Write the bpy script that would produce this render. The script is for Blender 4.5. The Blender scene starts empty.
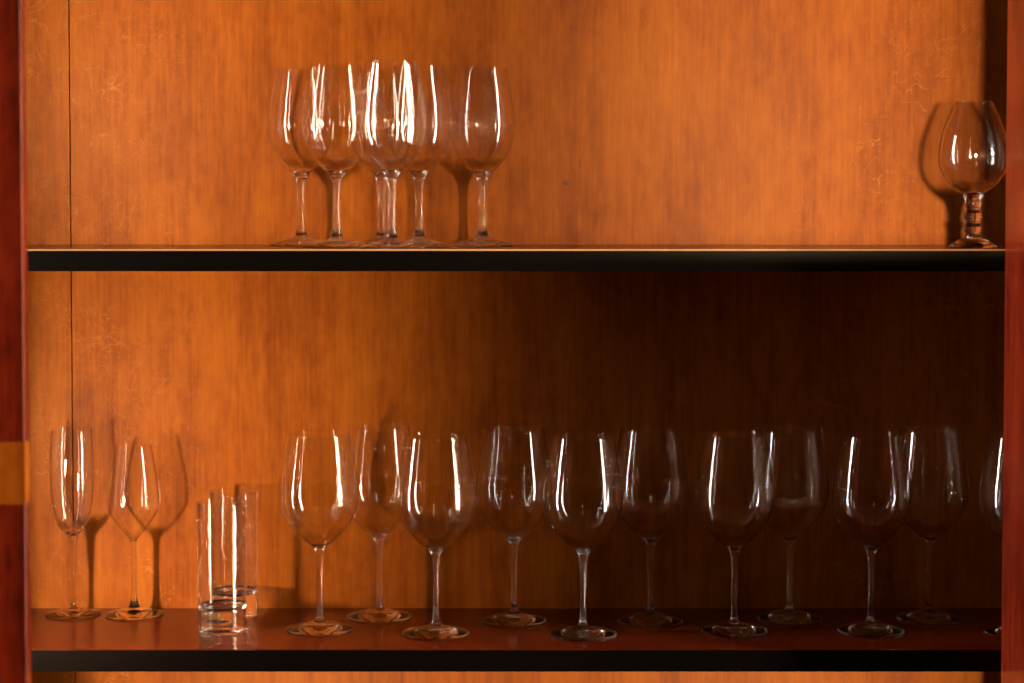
import bpy, bmesh, math, random
from mathutils import Vector, Matrix
random.seed(4)
C = bpy.context.scene.collection
sc = bpy.context.scene
PI = math.pi

# ------------------------------------------------------------------ camera
# X right, Y into the cabinet, Z up.  Lower shelf top at Z0, shelf fronts at y = 0.
Z0 = 0.90
DIST, HGT = 2.2, 0.525            # camera distance from the shelf fronts, height over the lower shelf
F = 1900.0                        # focal length in pixels (1024 wide)
PY0 = 270.7                       # pixel row of the optical axis (the photograph is a vertical crop)
PITCH = math.atan((PY0 - 200.0) / F)
cam_d = bpy.data.cameras.new('camera')
cam_d.sensor_fit = 'HORIZONTAL'
cam_d.sensor_width = 36.0
cam_d.lens = 36.0 * F / 1024.0
cam_d.clip_start = 0.05
cam_d.shift_y = -(341.5 - PY0) / 1024.0
cam_d.dof.use_dof = True
cam_d.dof.focus_distance = 2.36
cam_d.dof.aperture_fstop = 5.6
cam = bpy.data.objects.new('camera', cam_d)
C.objects.link(cam)
cam.location = (0, -DIST, Z0 + HGT)
cam.rotation_euler = (PI / 2 - PITCH, 0, 0)
sc.camera = cam

sc.view_settings.view_transform = 'Standard'
sc.view_settings.look = 'None'
sc.view_settings.gamma = 1.0
sc.view_settings.exposure = 0.0
sc.view_settings.use_curve_mapping = False
sc.cycles.use_denoising = True
sc.cycles.use_adaptive_sampling = False
sc.cycles.max_bounces = 24
sc.cycles.transmission_bounces = 20
sc.cycles.glossy_bounces = 8
sc.cycles.diffuse_bounces = 3
sc.cycles.transparent_max_bounces = 64
sc.cycles.sample_clamp_indirect = 40.0
sc.cycles.blur_glossy = 0.3

# ------------------------------------------------------------------ world: the dim bar room
w = bpy.data.worlds.new('dim_bar_room')
w.use_nodes = True
sc.world = w
bg = w.node_tree.nodes['Background']
bg.inputs['Color'].default_value = (0.9, 0.32, 0.12, 1)
bg.inputs['Strength'].default_value = 0.009

# ------------------------------------------------------------------ lamps
DEPTH = 0.228                     # shelf depth: the back panel stands at y = DEPTH
SPACING = 0.468
UP = Z0 + SPACING


def masked_spot(name, loc, power, color, x_win, z_win, radius=0.02):
    """An unseen spot; a made-up node mask keeps its light to a soft edged rectangle on the back panel.
    x_win = (x start, x full, x full end, x end) on the panel, z_win likewise."""
    d = bpy.data.lights.new(name, 'SPOT')
    d.energy = power
    d.color = color
    d.shadow_soft_size = radius
    d.spot_size = math.radians(150)
    d.spot_blend = 0.05
    o = bpy.data.objects.new(name, d)
    C.objects.link(o)
    o.location = loc
    o.rotation_euler = (PI / 2, 0, 0)          # looks along +Y; local x = world x, local y = world z
    D = DEPTH - loc[1]
    d.use_nodes = True
    nt = d.node_tree
    em = nt.nodes['Emission']
    tc = nt.nodes.new('ShaderNodeTexCoord')
    sx = nt.nodes.new('ShaderNodeSeparateXYZ')
    nt.links.new(tc.outputs['Normal'], sx.inputs[0])
    ab = nt.nodes.new('ShaderNodeMath'); ab.operation = 'ABSOLUTE'
    nt.links.new(sx.outputs['Z'], ab.inputs[0])

    def ratio(out):
        m = nt.nodes.new('ShaderNodeMath'); m.operation = 'DIVIDE'
        nt.links.new(out, m.inputs[0]); nt.links.new(ab.outputs[0], m.inputs[1])
        return m.outputs[0]

    def ramp(val, a, b):
        m = nt.nodes.new('ShaderNodeMapRange'); m.interpolation_type = 'SMOOTHSTEP'
        m.inputs['From Min'].default_value = a
        m.inputs['From Max'].default_value = b
        nt.links.new(val, m.inputs['Value'])
        return m.outputs['Result']

    def mul(a, b):
        m = nt.nodes.new('ShaderNodeMath'); m.operation = 'MULTIPLY'
        nt.links.new(a, m.inputs[0]); nt.links.new(b, m.inputs[1])
        return m.outputs[0]

    def inv(a):
        m = nt.nodes.new('ShaderNodeMath'); m.operation = 'SUBTRACT'
        m.inputs[0].default_value = 1.0
        nt.links.new(a, m.inputs[1])
        return m.outputs[0]
    u, v = ratio(sx.outputs['X']), ratio(sx.outputs['Y'])
    ux = [(q - loc[0]) / D for q in x_win]
    vz = [(q - loc[2]) / D for q in z_win]
    f = mul(ramp(u, ux[0], ux[1]), inv(ramp(u, ux[2], ux[3])))
    f = mul(f, mul(ramp(v, vz[0], vz[1]), inv(ramp(v, vz[2], vz[3]))))
    nt.links.new(f, em.inputs['Strength'])
    return o


WARM = (1.0, 0.64, 0.33)
masked_spot('unseen_spot_lower_left', (-0.74, -0.30, Z0 + 0.14), 38, WARM,
               (-0.80, -0.38, -0.36, 0.17), (Z0 - 0.30, Z0 - 0.06, Z0 + 0.43, Z0 + 0.50), 0.022)
masked_spot('unseen_spot_upper_left', (-0.70, -0.42, UP + 0.16), 42, WARM,
               (-0.78, -0.42, -0.38, 0.16), (UP - 0.02, UP + 0.0, UP + 0.5, UP + 0.9), 0.03)
masked_spot('unseen_spot_upper_right', (0.44, -1.10, UP + 0.13), 158, WARM,
               (-0.42, 0.42, 0.46, 0.76), (UP - 0.02, UP + 0.0, UP + 0.5, UP + 0.9), 0.03)
for name, x, xw in (('unseen_spot_low_left', -0.35, (-0.95, -0.5, -0.35, 0.35)), ('unseen_spot_low_right', 0.42, (-0.45, 0.30, 0.45, 0.75))):
    masked_spot(name, (x, -1.0, Z0 - 0.25), 120, WARM, xw, (Z0 - 0.6, Z0 - 0.3, Z0 - 0.05, Z0 - 0.02))
# added unseen beam that brightens the near upright at the left
masked_spot('fill_left_upright', (0.40, -1.9, Z0 + 0.60), 130, WARM,
               (-2.2, -2.1, -0.92, -0.86), (Z0 - 0.9, Z0 - 0.6, Z0 + 0.9, Z0 + 1.2))


def strip(name, loc, sx_, sz_, radiance, color, aim=(0, 0.1, Z0 + 0.3)):
    """An unseen tall narrow light, placed for the streaks it makes in the glasses."""
    d = bpy.data.lights.new(name, 'AREA')
    d.shape = 'RECTANGLE'; d.size = sx_; d.size_y = sz_
    d.energy = radiance * sx_ * sz_ * PI
    d.color = color
    o = bpy.data.objects.new(name, d)
    C.objects.link(o)
    o.location = loc
    dv = Vector((aim[0] - loc[0], aim[1] - loc[1], 0))
    o.rotation_euler = dv.to_track_quat('-Z', 'Y').to_euler()
    return o


ZS = Z0 + 0.60
strip('unseen_strip_left', (-2.20, -0.24, ZS), 0.13, 2.4, 135, (1.0, 0.80, 0.66))
strip('unseen_strip_right', (2.07, -0.88, ZS), 0.16, 2.4, 85, (1.0, 0.80, 0.56))
strip('added_strip_side_right', (2.05, -0.52, ZS), 0.12, 2.4, 140, (1.0, 0.72, 0.42))  # this strip and the three below are added for extra glass streaks
strip('added_strip_near_left', (-0.80, -0.36, Z0 + 0.25), 0.008, 0.7, 38, (1.0, 0.80, 0.66))
strip('added_strip_upper_left', (-0.78, -0.50, UP + 0.30), 0.008, 0.5, 60, (1.0, 0.80, 0.66))
strip('added_strip_upper_right', (0.10, -0.95, UP + 0.36), 0.005, 0.6, 50, (1.0, 0.78, 0.55))


# ------------------------------------------------------------------ helpers
def at(px, py, z):
    """point on the horizontal plane z seen at pixel (px, py)"""
    d = Vector(((px - 512) / F, (PY0 - py) / F, -1))
    d = cam.rotation_euler.to_matrix() @ d
    t = (z - cam.location.z) / d.z
    return cam.location + d * t


def x_at(px, y, z):
    """world x seen at pixel column px, at depth y and height z"""
    R = cam.rotation_euler.to_matrix()
    fw = R @ Vector((0, 0, -1))
    depth = (Vector((0, y, z)) - cam.location).dot(fw)
    return (px - 512) / F * depth


def obj(name, me, mat, parent=None):
    o = bpy.data.objects.new(name, me)
    C.objects.link(o)
    if mat:
        me.materials.append(mat)
    if parent:
        o.parent = parent
    return o


def mesh_of(bm, name, smooth=False):
    bmesh.ops.recalc_face_normals(bm, faces=bm.faces)
    me = bpy.data.meshes.new(name)
    bm.to_mesh(me); bm.free()
    if smooth:
        for p in me.polygons:
            p.use_smooth = True
    return me


def box(x0, x1, y0, y1, z0, z1, bev=0.0):
    bm = bmesh.new()
    bmesh.ops.create_cube(bm, size=1)
    for v in bm.verts:
        v.co = Vector((x0 + (v.co.x + .5) * (x1 - x0), y0 + (v.co.y + .5) * (y1 - y0), z0 + (v.co.z + .5) * (z1 - z0)))
    if bev:
        bmesh.ops.bevel(bm, geom=list(bm.edges), offset=bev, segments=3, profile=0.5, affect='EDGES')
    return bm


def spline(pts, n=6):
    """Catmull-Rom through (r, z) points; a point written (r, z, 1) is a hard corner."""
    segs, cur = [], []
    for i, p in enumerate(pts):
        cur.append(p[:2])
        if len(p) > 2 and 0 < i < len(pts) - 1:
            segs.append(cur); cur = [p[:2]]
    segs.append(cur)
    out = []
    for s in segs:
        e = [(2 * s[0][0] - s[1][0], 2 * s[0][1] - s[1][1])] + s + [(2 * s[-1][0] - s[-2][0], 2 * s[-1][1] - s[-2][1])]
        for k in range(1, len(e) - 2):
            p0, p1, p2, p3 = e[k - 1:k + 3]
            for j in range(n):
                t = j / n
                q = []
                for c in (0, 1):
                    q.append(0.5 * (2 * p1[c] + (p2[c] - p0[c]) * t + (2 * p0[c] - 5 * p1[c] + 4 * p2[c] - p3[c]) * t * t
                                    + (3 * p1[c] - p0[c] - 3 * p2[c] + p3[c]) * t ** 3))
                out.append((max(q[0], 0.0), q[1]))
        if s is segs[-1]:
            out.append(s[-1])
    return out


def lathe(prof, name, seg=72):
    """closed surface of revolution; prof runs from axis to axis (r = 0 at both ends)"""
    bm = bmesh.new()
    rings = []
    for r, z in prof:
        if r < 1e-5:
            rings.append([bm.verts.new((0, 0, z))])
        else:
            rings.append([bm.verts.new((r * math.cos(2 * PI * k / seg), r * math.sin(2 * PI * k / seg), z)) for k in range(seg)])
    for a, b in zip(rings, rings[1:]):
        for k in range(seg):
            l = (k + 1) % seg
            if len(a) == 1 and len(b) == 1:
                break
            if len(a) == 1:
                bm.faces.new((a[0], b[l], b[k]))
            elif len(b) == 1:
                bm.faces.new((a[k], a[l], b[0]))
            else:
                bm.faces.new((a[k], a[l], b[l], b[k]))
    return mesh_of(bm, name, True)


def thing(name, label, cat, loc, rz=0.0, group=None):
    o = bpy.data.objects.new(name, None)
    o.empty_display_size = 0.03
    C.objects.link(o)
    o.location = loc
    o.rotation_euler = (0, 0, rz)
    o['label'] = label; o['category'] = cat
    if group:
        o['group'] = group
    return o


# ------------------------------------------------------------------ materials
def new_mat(name):
    m = bpy.data.materials.new(name)
    m.use_nodes = True
    nt = m.node_tree
    nt.nodes.clear()
    out = nt.nodes.new('ShaderNodeOutputMaterial')
    return m, nt, out


def glass_mat(name, tint=(1, 1, 1), thin=False, body=1.0, e0=0.68, e1=0.93, thick_z=None):
    """thin: blown wall - light passes straight through it face-on with the 1.52 surface reflection and
    bends where the wall is seen edge-on or, near the bottom of the bowl (thick_z), where it is thick."""
    m, nt, out = new_mat(name)
    N, L = nt.nodes, nt.links
    gl = N.new('ShaderNodeBsdfGlass')
    gl.inputs['IOR'].default_value = 1.52
    gl.inputs['Roughness'].default_value = 0.0
    gl.inputs['Color'].default_value = (*tint, 1)
    if not thin:
        L.new(gl.outputs[0], out.inputs['Surface'])
        return m
    lw = N.new('ShaderNodeLayerWeight'); lw.inputs['Blend'].default_value = 0.5
    pw = N.new('ShaderNodeMath'); pw.operation = 'POWER'; pw.inputs[1].default_value = 5.0
    L.new(lw.outputs['Facing'], pw.inputs[0])
    mr = N.new('ShaderNodeMapRange'); mr.inputs['To Min'].default_value = 0.043; mr.inputs['To Max'].default_value = 0.9
    L.new(pw.outputs[0], mr.inputs['Value'])
    tr = N.new('ShaderNodeBsdfTransparent'); tr.inputs['Color'].default_value = (*[c * body for c in tint], 1)
    gs = N.new('ShaderNodeBsdfGlossy'); gs.inputs['Roughness'].default_value = 0.0
    mx = N.new('ShaderNodeMixShader')
    L.new(mr.outputs[0], mx.inputs[0]); L.new(tr.outputs[0], mx.inputs[1]); L.new(gs.outputs[0], mx.inputs[2])
    edge = N.new('ShaderNodeMapRange'); edge.interpolation_type = 'SMOOTHSTEP'
    edge.inputs['From Min'].default_value = e0; edge.inputs['From Max'].default_value = e1
    L.new(lw.outputs['Facing'], edge.inputs['Value'])
    fac = edge.outputs[0]
    if thick_z:
        tc = N.new('ShaderNodeTexCoord'); sx = N.new('ShaderNodeSeparateXYZ'); L.new(tc.outputs['Object'], sx.inputs[0])
        tz = N.new('ShaderNodeMapRange'); tz.interpolation_type = 'SMOOTHSTEP'
        tz.inputs['From Min'].default_value = thick_z[1]; tz.inputs['From Max'].default_value = thick_z[0]
        L.new(sx.outputs['Z'], tz.inputs['Value'])
        mxm = N.new('ShaderNodeMath'); mxm.operation = 'MAXIMUM'
        L.new(fac, mxm.inputs[0]); L.new(tz.outputs[0], mxm.inputs[1]); fac = mxm.outputs[0]
    m2 = N.new('ShaderNodeMixShader')
    L.new(fac, m2.inputs[0]); L.new(mx.outputs[0], m2.inputs[1]); L.new(gl.outputs[0], m2.inputs[2])
    L.new(m2.outputs[0], out.inputs['Surface'])
    return m


GLASS = glass_mat('clear_glass')
THIN = glass_mat('blown_glass', thin=True, body=0.997, thick_z=(0.104, 0.126))
THIN_SMALL = glass_mat('blown_glass_small', thin=True, body=0.997, thick_z=(0.092, 0.112))
THICKWALL = glass_mat('thick_blown_glass', (0.99, 0.985, 0.975), thin=True, body=0.975, thick_z=(0.064, 0.084), e0=0.55, e1=0.9)
TUMBLER = glass_mat('tumbler_glass', (0.995, 0.99, 0.985), thin=True, body=0.985, e0=0.40, e1=0.85)


def wood_mat(name, dark, mid, light, rough, axis='Z', scale=1.0, scuffs=0.0, coat=0.0, contrast=1.0, bump=0.05, spec=0.35):
    m, nt, out = new_mat(name)
    N = nt.nodes; L = nt.links
    b = N.new('ShaderNodeBsdfPrincipled')
    L.new(b.outputs[0], out.inputs['Surface'])
    tc = N.new('ShaderNodeTexCoord')
    mp = N.new('ShaderNodeMapping')
    s = {'Z': (1, 1, 0.05), 'X': (0.05, 1, 1)}[axis]
    mp.inputs['Scale'].default_value = s
    L.new(tc.outputs['Object'], mp.inputs[0])

    def noise(vec, sc_, det=4, rgh=0.55, dist=0.0):
        n = N.new('ShaderNodeTexNoise')
        n.inputs['Scale'].default_value = sc_ * scale
        n.inputs['Detail'].default_value = det
        n.inputs['Roughness'].default_value = rgh
        n.inputs['Distortion'].default_value = dist
        L.new(vec, n.inputs['Vector'])
        return n.outputs['Fac']
    fine = noise(mp.outputs[0], 260, 3)
    mid_ = noise(mp.outputs[0], 34, 5, 0.6, 0.6)
    mp2 = N.new('ShaderNodeMapping'); mp2.inputs['Scale'].default_value = {'Z': (1, 1, 0.45), 'X': (0.45, 1, 1)}[axis]
    L.new(tc.outputs['Object'], mp2.inputs[0])
    cloud = noise(mp2.outputs[0], 9, 4, 0.55, 0.4)
    fleck = noise(mp2.outputs[0], 75, 3, 0.6)

    def math_(op, a, c):
        n = N.new('ShaderNodeMath'); n.operation = op
        for i, q in enumerate((a, c)):
            if isinstance(q, (int, float)):
                n.inputs[i].default_value = q
            else:
                L.new(q, n.inputs[i])
        return n.outputs[0]
    mix = math_('ADD', math_('MULTIPLY', fine, 0.18), math_('MULTIPLY', mid_, 0.26))
    mix = math_('ADD', mix, math_('MULTIPLY', cloud, 0.36))
    mix = math_('ADD', mix, math_('MULTIPLY', fleck, 0.20))
    mix = math_('ADD', math_('MULTIPLY', math_('SUBTRACT', mix, 0.5), contrast), 0.5)
    rp = N.new('ShaderNodeValToRGB')
    e = rp.color_ramp.elements
    e[0].position = 0.32; e[0].color = (*dark, 1)
    e[1].position = 0.70; e[1].color = (*light, 1)
    k = e.new(0.5); k.color = (*mid, 1)
    L.new(mix, rp.inputs[0])
    col = rp.outputs[0]
    if scuffs:
        # pale curling scratches left in the lacquer by cloths and glass feet
        acc = None
        for sc_, seed, wdt in ((19, 0.0, 0.008), (27, 7.3, 0.009), (36, 3.1, 0.011), (52, 11.0, 0.012)):
            mo = N.new('ShaderNodeMapping'); mo.inputs['Location'].default_value = (seed, seed * 1.7, seed * .6)
            L.new(tc.outputs['Object'], mo.inputs[0])
            nz = noise(mo.outputs[0], sc_, 2.5, 0.5, 0.5)
            dlt = math_('ABSOLUTE', math_('SUBTRACT', nz, 0.5), 0)
            mrr = N.new('ShaderNodeMapRange')
            mrr.inputs['From Min'].default_value = 0.0; mrr.inputs['From Max'].default_value = wdt
            mrr.inputs['To Min'].default_value = 1.0; mrr.inputs['To Max'].default_value = 0.0
            L.new(dlt, mrr.inputs['Value'])
            msk = noise(mo.outputs[0], 11, 3, 0.6)
            mk = N.new('ShaderNodeMapRange')
            mk.inputs['From Min'].default_value = 0.50; mk.inputs['From Max'].default_value = 0.66
            L.new(msk, mk.inputs['Value'])
            t = math_('MULTIPLY', mrr.outputs[0], mk.outputs[0])
            acc = t if acc is None else math_('MAXIMUM', acc, t)
        # worn most where hands reach in: near both ends of the panel
        sx = N.new('ShaderNodeSeparateXYZ'); L.new(tc.outputs['Object'], sx.inputs[0])
        dl = N.new('ShaderNodeMapRange'); dl.inputs['From Min'].default_value = -0.36; dl.inputs['From Max'].default_value = -0.50
        L.new(sx.outputs['X'], dl.inputs['Value'])
        dr = N.new('ShaderNodeMapRange'); dr.inputs['From Min'].default_value = 0.30; dr.inputs['From Max'].default_value = 0.45
        L.new(sx.outputs['X'], dr.inputs['Value'])
        zone = math_('MAXIMUM', dl.outputs[0], dr.outputs[0])
        fac = math_('MULTIPLY', math_('MULTIPLY', acc, math_('ADD', math_('MULTIPLY', zone, 0.92), 0.08)), scuffs)
        mc = N.new('ShaderNodeMixRGB'); mc.inputs[2].default_value = (0.42, 0.22, 0.06, 1)
        L.new(fac, mc.inputs[0]); L.new(col, mc.inputs[1])
        col = mc.outputs[0]
    L.new(col, b.inputs['Base Color'])
    b.inputs['Roughness'].default_value = rough
    b.inputs['Specular IOR Level'].default_value = spec
    b.inputs['Coat Weight'].default_value = coat
    b.inputs['Coat Roughness'].default_value = 0.08
    bp = N.new('ShaderNodeBump'); bp.inputs['Strength'].default_value = bump; bp.inputs['Distance'].default_value = 0.001
    L.new(mix, bp.inputs['Height']); L.new(bp.outputs[0], b.inputs['Normal'])
    return m


VENEER = wood_mat('cherry_veneer', (0.135, 0.029, 0.0018), (0.230, 0.060, 0.0036), (0.32, 0.102, 0.0065), 0.5, 'Z', scuffs=0.38, contrast=1.3, spec=0.12)
MAHOG = wood_mat('polished_mahogany', (0.045, 0.005, 0.0012), (0.08, 0.009, 0.002), (0.12, 0.018, 0.003), 0.22, 'X', contrast=1.3, spec=0.5)
STILE_M = wood_mat('red_lacquered_mahogany', (0.04, 0.0028, 0.0008), (0.115, 0.010, 0.003), (0.18, 0.020, 0.005), 0.3, 'Z', contrast=1.8, coat=0.3)


def plain(name, col, rough, spec=0.5):
    m, nt, out = new_mat(name)
    b = nt.nodes.new('ShaderNodeBsdfPrincipled')
    n = nt.nodes.new('ShaderNodeTexNoise'); n.inputs['Scale'].default_value = 60
    mr = nt.nodes.new('ShaderNodeMapRange'); mr.inputs['To Min'].default_value = rough * .85; mr.inputs['To Max'].default_value = rough * 1.15
    nt.links.new(n.outputs['Fac'], mr.inputs['Value']); nt.links.new(mr.outputs[0], b.inputs['Roughness'])
    b.inputs['Base Color'].default_value = (*col, 1)
    b.inputs['Specular IOR Level'].default_value = spec
    nt.links.new(b.outputs[0], out.inputs['Surface'])
    return m


EDGE = plain('black_edge_band', (0.0018, 0.0008, 0.0007), 0.4, 0.12)
PALE = plain('pale_edge_sheen', (0.55, 0.30, 0.13), 0.35)  # pale tone paints the light glancing off the upper shelf's front edge
BRASS = plain('dark_steel', (0.12, 0.06, 0.03), 0.4)
FLOORM = wood_mat('dark_floor', (0.03, 0.015, 0.01), (0.05, 0.025, 0.012), (0.07, 0.035, 0.02), 0.4, 'X')

# ------------------------------------------------------------------ the cabinet
XL = x_at(25.0, 0.0, Z0 + 0.30)
XR = x_at(1004.0, 0.0, Z0 + 0.35)
SEAM = x_at(72.0, DEPTH, Z0 + 0.3)
XA, XB = XL - 0.106, XR + 0.10            # the shelves run on behind the stiles
ZT = 2.05
floor = obj('floor', mesh_of(box(-3, 3, -3.2, 0.4, -0.05, 0.0), 'floor'), FLOORM)
floor['kind'] = 'structure'
wall = obj('wall_back', mesh_of(box(-3, 3, DEPTH + 0.021, DEPTH + 0.12, 0.0, 2.6), 'wall_back'),
           plain('dark_plaster', (0.06, 0.035, 0.025), 0.8))
wall['kind'] = 'structure'

cab = thing('display_cabinet', 'open reddish cherry wood cabinet with dark shelves holding the clear glasses', 'cabinet', (0, 0, 0))
obj('back_panel', mesh_of(box(XA, SEAM - 0.0006, DEPTH, DEPTH + 0.018, 0.08, ZT, 0.0006), 'back_panel'), VENEER, cab)
obj('back_panel', mesh_of(box(SEAM + 0.0006, XB, DEPTH, DEPTH + 0.018, 0.08, ZT, 0.0006), 'back_panel'), VENEER, cab)
obj('backing_board', mesh_of(box(XA, XB, DEPTH + 0.0182, DEPTH + 0.0205, 0.08, ZT), 'backing_board'), EDGE, cab)
for zt in (Z0, UP):
    s = obj('shelf', mesh_of(box(XA, XB, 0.0025, DEPTH, zt - 0.0245, zt, 0.0004), 'shelf'), MAHOG, cab)
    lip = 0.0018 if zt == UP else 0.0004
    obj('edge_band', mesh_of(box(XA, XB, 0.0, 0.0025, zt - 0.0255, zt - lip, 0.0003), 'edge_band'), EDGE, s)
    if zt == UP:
        lp = obj('edge_sheen_lip', mesh_of(box(XA, XB, -0.0003, 0.0025, zt - lip, zt, 0.0002), 'edge_sheen_lip'), PALE, s)
        lp['label'] = 'pale lip along the top of the black front edge, painted as a sheen'
obj('stile', mesh_of(box(XR, XR + 0.13, -0.13, -0.0005, 0.0, ZT + 0.03, 0.001), 'stile'), STILE_M, cab)
# a polished upright nearer the camera closes the view at the left
YP = -0.55
XP = x_at(26.0, YP, Z0 + 0.4)
post = thing('wooden_post', 'dark red polished upright at the left edge, nearer than the shelves', 'post', (XP - 0.05, YP, 0))
obj('shaft', mesh_of(box(-0.05, 0.05, -0.008, 0.008, 0.0, ZT + 0.03, 0.001), 'shaft'), STILE_M, post)

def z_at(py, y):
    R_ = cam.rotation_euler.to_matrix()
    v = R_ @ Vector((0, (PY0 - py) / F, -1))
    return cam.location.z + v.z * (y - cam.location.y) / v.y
ip = obj('pale_reflection', mesh_of(box(-0.0490, 0.0504, -0.0084, 0.0084, z_at(503, YP), z_at(441, YP), 0.0003), 'pale_reflection'), VENEER, post)  # added tan sleeve standing in for a pale reflection in the polish
ip['label'] = 'paler tan patch on the dark upright, standing in for a reflection'
obj('side_panel', mesh_of(box(XA - 0.02, XA, -0.0005, DEPTH + 0.0205, 0.0, ZT + 0.03, 0.001), 'side_panel'), MAHOG, cab)
obj('side_panel', mesh_of(box(XB, XB + 0.02, -0.0005, DEPTH + 0.0205, 0.0, ZT + 0.03, 0.001), 'side_panel'), MAHOG, cab)
obj('top_panel', mesh_of(box(XA, XB, 0.0, DEPTH, ZT, ZT + 0.03, 0.001), 'top_panel'), MAHOG, cab)
obj('bottom_panel', mesh_of(box(XA, XB, 0.0, DEPTH, 0.05, 0.08, 0.001), 'bottom_panel'), MAHOG, cab)
obj('plinth', mesh_of(box(XA, XB, 0.02, DEPTH, 0.0, 0.05, 0.001), 'plinth'), MAHOG, cab)
# the small nail in the back panel of the upper bay
pz = 0
nx = x_at(566, DEPTH, UP + 0.05)
R = cam.rotation_euler.to_matrix()
d = R @ Vector(((566 - 512) / F, (PY0 - 183) / F, -1))
t = (DEPTH - cam.location.y) / d.y
np_ = cam.location + d * t
me = lathe([(0, -0.006), (0.0008, -0.006), (0.0008, 0.0), (0.0028, 0.0), (0.0030, 0.0005), (0.0022, 0.0014), (0, 0.0018)], 'nail', 24)
nail = obj('nail', me, BRASS, cab)
nail.location = np_
nail.rotation_euler = (PI / 2, 0, 0)


# ------------------------------------------------------------------ the glasses
def wall_profile(outer, t_bot, t_wall, t_rim):
    """outer: (r,z) from the bowl's bottom centre out to the rim -> closed wall with an inner surface"""
    o = spline(outer, 7)
    n = len(o)
    inner = []
    for i, (r, z) in enumerate(o):
        a, b = o[max(i - 1, 0)], o[min(i + 1, n - 1)]
        dr, dz = b[0] - a[0], b[1] - a[1]
        l = math.hypot(dr, dz) or 1
        q = i / (n - 1)
        th = t_wall + (t_bot - t_wall) * max(0, 1 - q * 4.5) ** 2
        th = th + (t_rim - th) * max(0, (q - 0.8) / 0.2) if q > 0.8 else th
        inner.append((max(r - dz / l * th, 0.0), z + dr / l * th))
    inner = [p for p in inner if p[0] > 1e-4 or p is inner[0]]
    inner[0] = (0.0, inner[0][1])
    r, z = o[-1]; ri, zi = inner[-1]
    lip = [(r - 0.15 * (r - ri), z + 0.3 * t_rim), ((r + ri) / 2, z + 0.5 * t_rim), (ri + 0.15 * (r - ri), z + 0.3 * t_rim)]
    prof = [(0.0, o[0][1])] + [p for p in o if p[0] > 1e-5] + lip + list(reversed(inner))
    return prof


def foot_profile(R, h, neck_r):
    # a shallow straight cone with a rounded rim, curving up into the stem
    cone = [(R * q, 0.0020 + 0.80 * (h - 0.002) * ((1 - q) / (1 - neck_r * 1.6 / R)) ** 1.1) for q in (0.9, 0.75, 0.6, 0.45)]
    cone = [c for c in cone if c[0] > neck_r * 1.9]
    return spline([(0, 0.0022), (R * 0.30, 0.0016), (R * 0.7, 0.0007), (R * 0.94, 0.0002), (R, 0.0010), (R * 0.985, 0.0018)] + cone
                  + [(neck_r * 1.6, 0.0020 + 0.80 * (h - 0.002)), (neck_r, h)], 6) + [(0.0, h)]


def stemware(name, label, cat, loc, group, bowl, stem, foot_R, foot_h, foot_neck, t_bot, t_wall, t_rim, bowl_mat=None):
    t = thing(name, label, cat, loc, 0, group)
    obj('bowl', lathe(wall_profile(bowl, t_bot, t_wall, t_rim), 'bowl', 96), bowl_mat or THIN, t)
    sp = spline(stem, 6)
    obj('stem', lathe([(0, sp[0][1])] + sp + [(0, sp[-1][1])], 'stem', 48), GLASS, t)
    obj('foot', lathe(foot_profile(foot_R, foot_h, foot_neck), 'foot', 96), GLASS, t)
    return t


def copy_tree(src, label, loc, rz=0.0):
    r = src.copy(); C.objects.link(r)
    r.location = loc; r.rotation_euler = (0, 0, rz)
    r['label'] = label
    for ch in list(src.children):
        c = ch.copy(); C.objects.link(c); c.parent = r
    return r


# large red wine glasses, two staggered rows on the lower shelf
LB = [(0.0, 0.1010), (0.006, 0.1018), (0.014, 0.1062), (0.0235, 0.1135), (0.033, 0.1240), (0.0415, 0.1365), (0.0465, 0.1490), (0.0484, 0.1610),
      (0.0476, 0.1780), (0.0450, 0.1980), (0.0417, 0.2190), (0.0382, 0.2405)]
LS = [(0.0052, 0.0135), (0.0042, 0.018), (0.0036, 0.030), (0.0036, 0.055), (0.0040, 0.078), (0.0046, 0.090), (0.0056, 0.0962), (0.0072, 0.1000), (0.0090, 0.1030), (0.0052, 0.1036)]
GL = 'large red wine glasses on the lower shelf'
big = [  # px, py of the foot centre, label
    (320, 629.5, 'large stemmed wine glass just right of the short straight tumblers, front row'),
    (379.5, 617.0, 'leftmost back-row large wine glass, on the lower shelf close behind the first front one'),
    (436, 633.6, 'large wine glass, second from the left in the lower front row'),
    (514, 620.8, 'back-row large wine glass, second from the left, where the panel darkens'),
    (583, 634.6, 'large wine glass in the middle of the lower front row, third from left'),
    (650.5, 621.5, 'middle glass of the five in the back row of large wine glasses'),
    (734, 631.0, 'fourth large wine glass from the left in the lower front row, against black'),
    (789.5, 619.0, 'fourth from the left in the back row of large wine glasses'),
    (870.5, 631.0, 'fifth large wine glass of the lower front row, the last fully visible one'),
    (929, 619.0, 'rightmost glass of the back row of large wine glasses, in deep shadow'),
    (1018, 633.5, 'large wine glass at far right, mostly hidden behind the cabinet upright'),
]
first = None
for px, py, lab in big:
    p = at(px, py, Z0)
    loc = (p.x, p.y, Z0)
    if first is None:
        first = stemware('wine_glass', lab, 'wine glass', loc, GL, LB, LS, 0.0400, 0.0135, 0.0052, 0.0030, 0.0011, 0.0009)
    else:
        copy_tree(first, lab, loc, random.uniform(0, 6))

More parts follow.
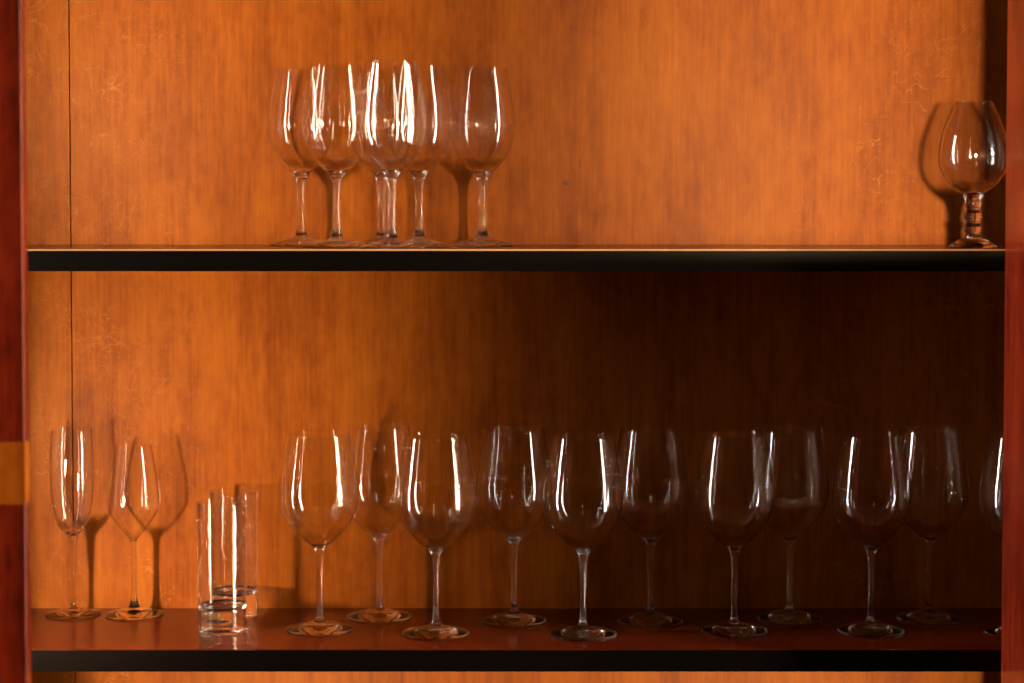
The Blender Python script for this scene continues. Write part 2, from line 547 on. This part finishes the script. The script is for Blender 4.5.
# six smaller stemmed glasses huddled on the upper shelf
SB = [(0.0, 0.0885), (0.007, 0.0890), (0.0140, 0.0925), (0.0220, 0.1000), (0.0300, 0.1100), (0.0362, 0.1225), (0.0398, 0.1360), (0.0408, 0.1480),
      (0.0400, 0.1640), (0.0374, 0.1830), (0.0343, 0.2010), (0.0306, 0.2190)]
SS = [(0.0098, 0.0105), (0.0075, 0.0135), (0.0058, 0.020), (0.0050, 0.032), (0.0049, 0.055), (0.0054, 0.072), (0.0064, 0.0800), (0.0082, 0.0850), (0.0105, 0.0895), (0.006, 0.0902)]
GS = 'small wine glasses clustered on the upper shelf'
small = [
    (301, 0.181, 'leftmost glass of the cluster on the upper shelf'),
    (336.5, 0.100, 'second glass from the left of the upper shelf cluster'),
    (391.5, 0.043, 'frontmost and tallest-looking glass at the centre of the upper shelf cluster'),
    (381.5, 0.186, 'glass hidden directly behind the frontmost one in the upper shelf cluster'),
    (419.0, 0.120, 'glass just right of the frontmost one in the upper shelf cluster'),
    (482.3, 0.160, 'rightmost glass of the upper shelf cluster, standing a little apart'),
]
first = None
for px, y, lab in small:
    loc = (x_at(px, y, UP + 0.1), y, UP)
    if first is None:
        first = stemware('wine_glass', lab, 'wine glass', loc, GS, SB, SS, 0.0395, 0.0105, 0.0098, 0.0036, 0.0013, 0.0010, THIN_SMALL)
    else:
        copy_tree(first, lab, loc, random.uniform(0, 6))

# champagne flute
p = at(73.2, 614.6, Z0)
stemware('champagne_flute', 'tall narrow champagne flute at far left of the lower shelf', 'champagne glass', (p.x, p.y, Z0), None,
         [(0.0, 0.1010), (0.005, 0.1018), (0.0125, 0.1070), (0.0188, 0.1170), (0.0235, 0.1310), (0.0262, 0.1490), (0.0276, 0.1690), (0.0278, 0.1880), (0.0271, 0.2110), (0.0257, 0.2350)],
         [(0.0038, 0.0105), (0.0030, 0.016), (0.0027, 0.030), (0.0030, 0.050), (0.0037, 0.068), (0.0047, 0.085), (0.0056, 0.095), (0.0070, 0.1010), (0.0088, 0.1042), (0.003, 0.1052)],
         0.0345, 0.0105, 0.0038, 0.0045, 0.0012, 0.0009)

# white wine glass with the angular bowl
p = at(134.2, 614.8, Z0)
stemware('wine_glass', 'small white wine glass with conical bowl, between the flute and the tumblers', 'wine glass', (p.x, p.y, Z0), None,
         [(0.0, 0.0945), (0.003, 0.0952), (0.0085, 0.1005), (0.0160, 0.1090), (0.0240, 0.1200), (0.0305, 0.1310), (0.0331, 0.1410), (0.0329, 0.1530), (0.0304, 0.1750), (0.0268, 0.1960), (0.0228, 0.2155)],
         [(0.0075, 0.0105), (0.0056, 0.0140), (0.0042, 0.020), (0.0034, 0.032), (0.0032, 0.055), (0.0033, 0.078), (0.0036, 0.090), (0.0044, 0.0945), (0.0062, 0.0985), (0.002, 0.0990)],
         0.0365, 0.0105, 0.0075, 0.0028, 0.0011, 0.0009, THIN_SMALL)

# stemmed beer glass at the right end of the upper shelf
yb = 0.07
stemware('beer_glass', 'short stemmed tulip beer glass at right end of the upper shelf', 'beer glass', (x_at(973.2, yb, UP + 0.1), yb, UP), None,
         [(0.0, 0.0610), (0.006, 0.0618), (0.0145, 0.0655), (0.0250, 0.0730), (0.0345, 0.0845), (0.0395, 0.0960), (0.0410, 0.1070), (0.0402, 0.1220), (0.0365, 0.1390), (0.0300, 0.1560), (0.0215, 0.1740)],
         [(0.0100, 0.0120), (0.0094, 0.0145), (0.0088, 0.0175), (0.0108, 0.0220), (0.0092, 0.0262), (0.0082, 0.0310), (0.0118, 0.0370), (0.0085, 0.0430), (0.0080, 0.0480), (0.0105, 0.0525), (0.0090, 0.0560), (0.0125, 0.0625), (0.006, 0.0632)],
         0.0285, 0.0120, 0.0100, 0.0055, 0.0020, 0.0013, THICKWALL)


# straight tumblers with thick bases
def tumbler(label, loc, src=None):
    if src:
        return copy_tree(src, label, loc, 1.1)
    t = thing('tumbler', label, 'tumbler', loc, 0, 'straight tumblers on the lower shelf')
    Rr, H, tb = 0.0305, 0.1580, 0.0270
    rr = lambda z: 0.0290 + (Rr - 0.0290) * z / H
    base = [(0, 0.0012), (0.018, 0.0010), (0.0262, 0.0002), (0.0282, 0.0008), (0.0290, 0.0024), (rr(0.01), 0.01), (rr(0.02), 0.02), (rr(tb), tb),
            (rr(tb + 0.006), tb + 0.006), (rr(tb + .0060) - 0.0022, tb + 0.0062), (0.0252, tb + 0.0035), (0.0235, tb + 0.0012), (0.018, tb + 0.0002), (0.010, tb), (0, tb)]
    z1 = tb + 0.0064
    out_ = [(rr(z1 + (H - z1) * k / 12), z1 + (H - z1) * k / 12) for k in range(13)]
    lip = [(Rr - 0.0004, H + 0.0006), (Rr - 0.0009, H + 0.0008), (Rr - 0.0014, H + 0.0004)]
    inn = [(Rr - 0.0016 - 0.0006 * k / 12, H - (H - z1) * k / 12) for k in range(13)]
    obj('glass_base', lathe(base, 'glass_base', 96), GLASS, t)
    obj('glass_wall', lathe(out_ + lip + inn + [out_[0]], 'glass_wall', 96), TUMBLER, t)
    return t


p = at(222.3, 631.0, Z0); q = at(234.3, 615.6, Z0)
tb = tumbler('straight thick-based tumbler, the front one of the two', (p.x, p.y, Z0))
tumbler('straight thick-based tumbler standing behind the other, half hidden by it', (q.x, q.y, Z0), tb)
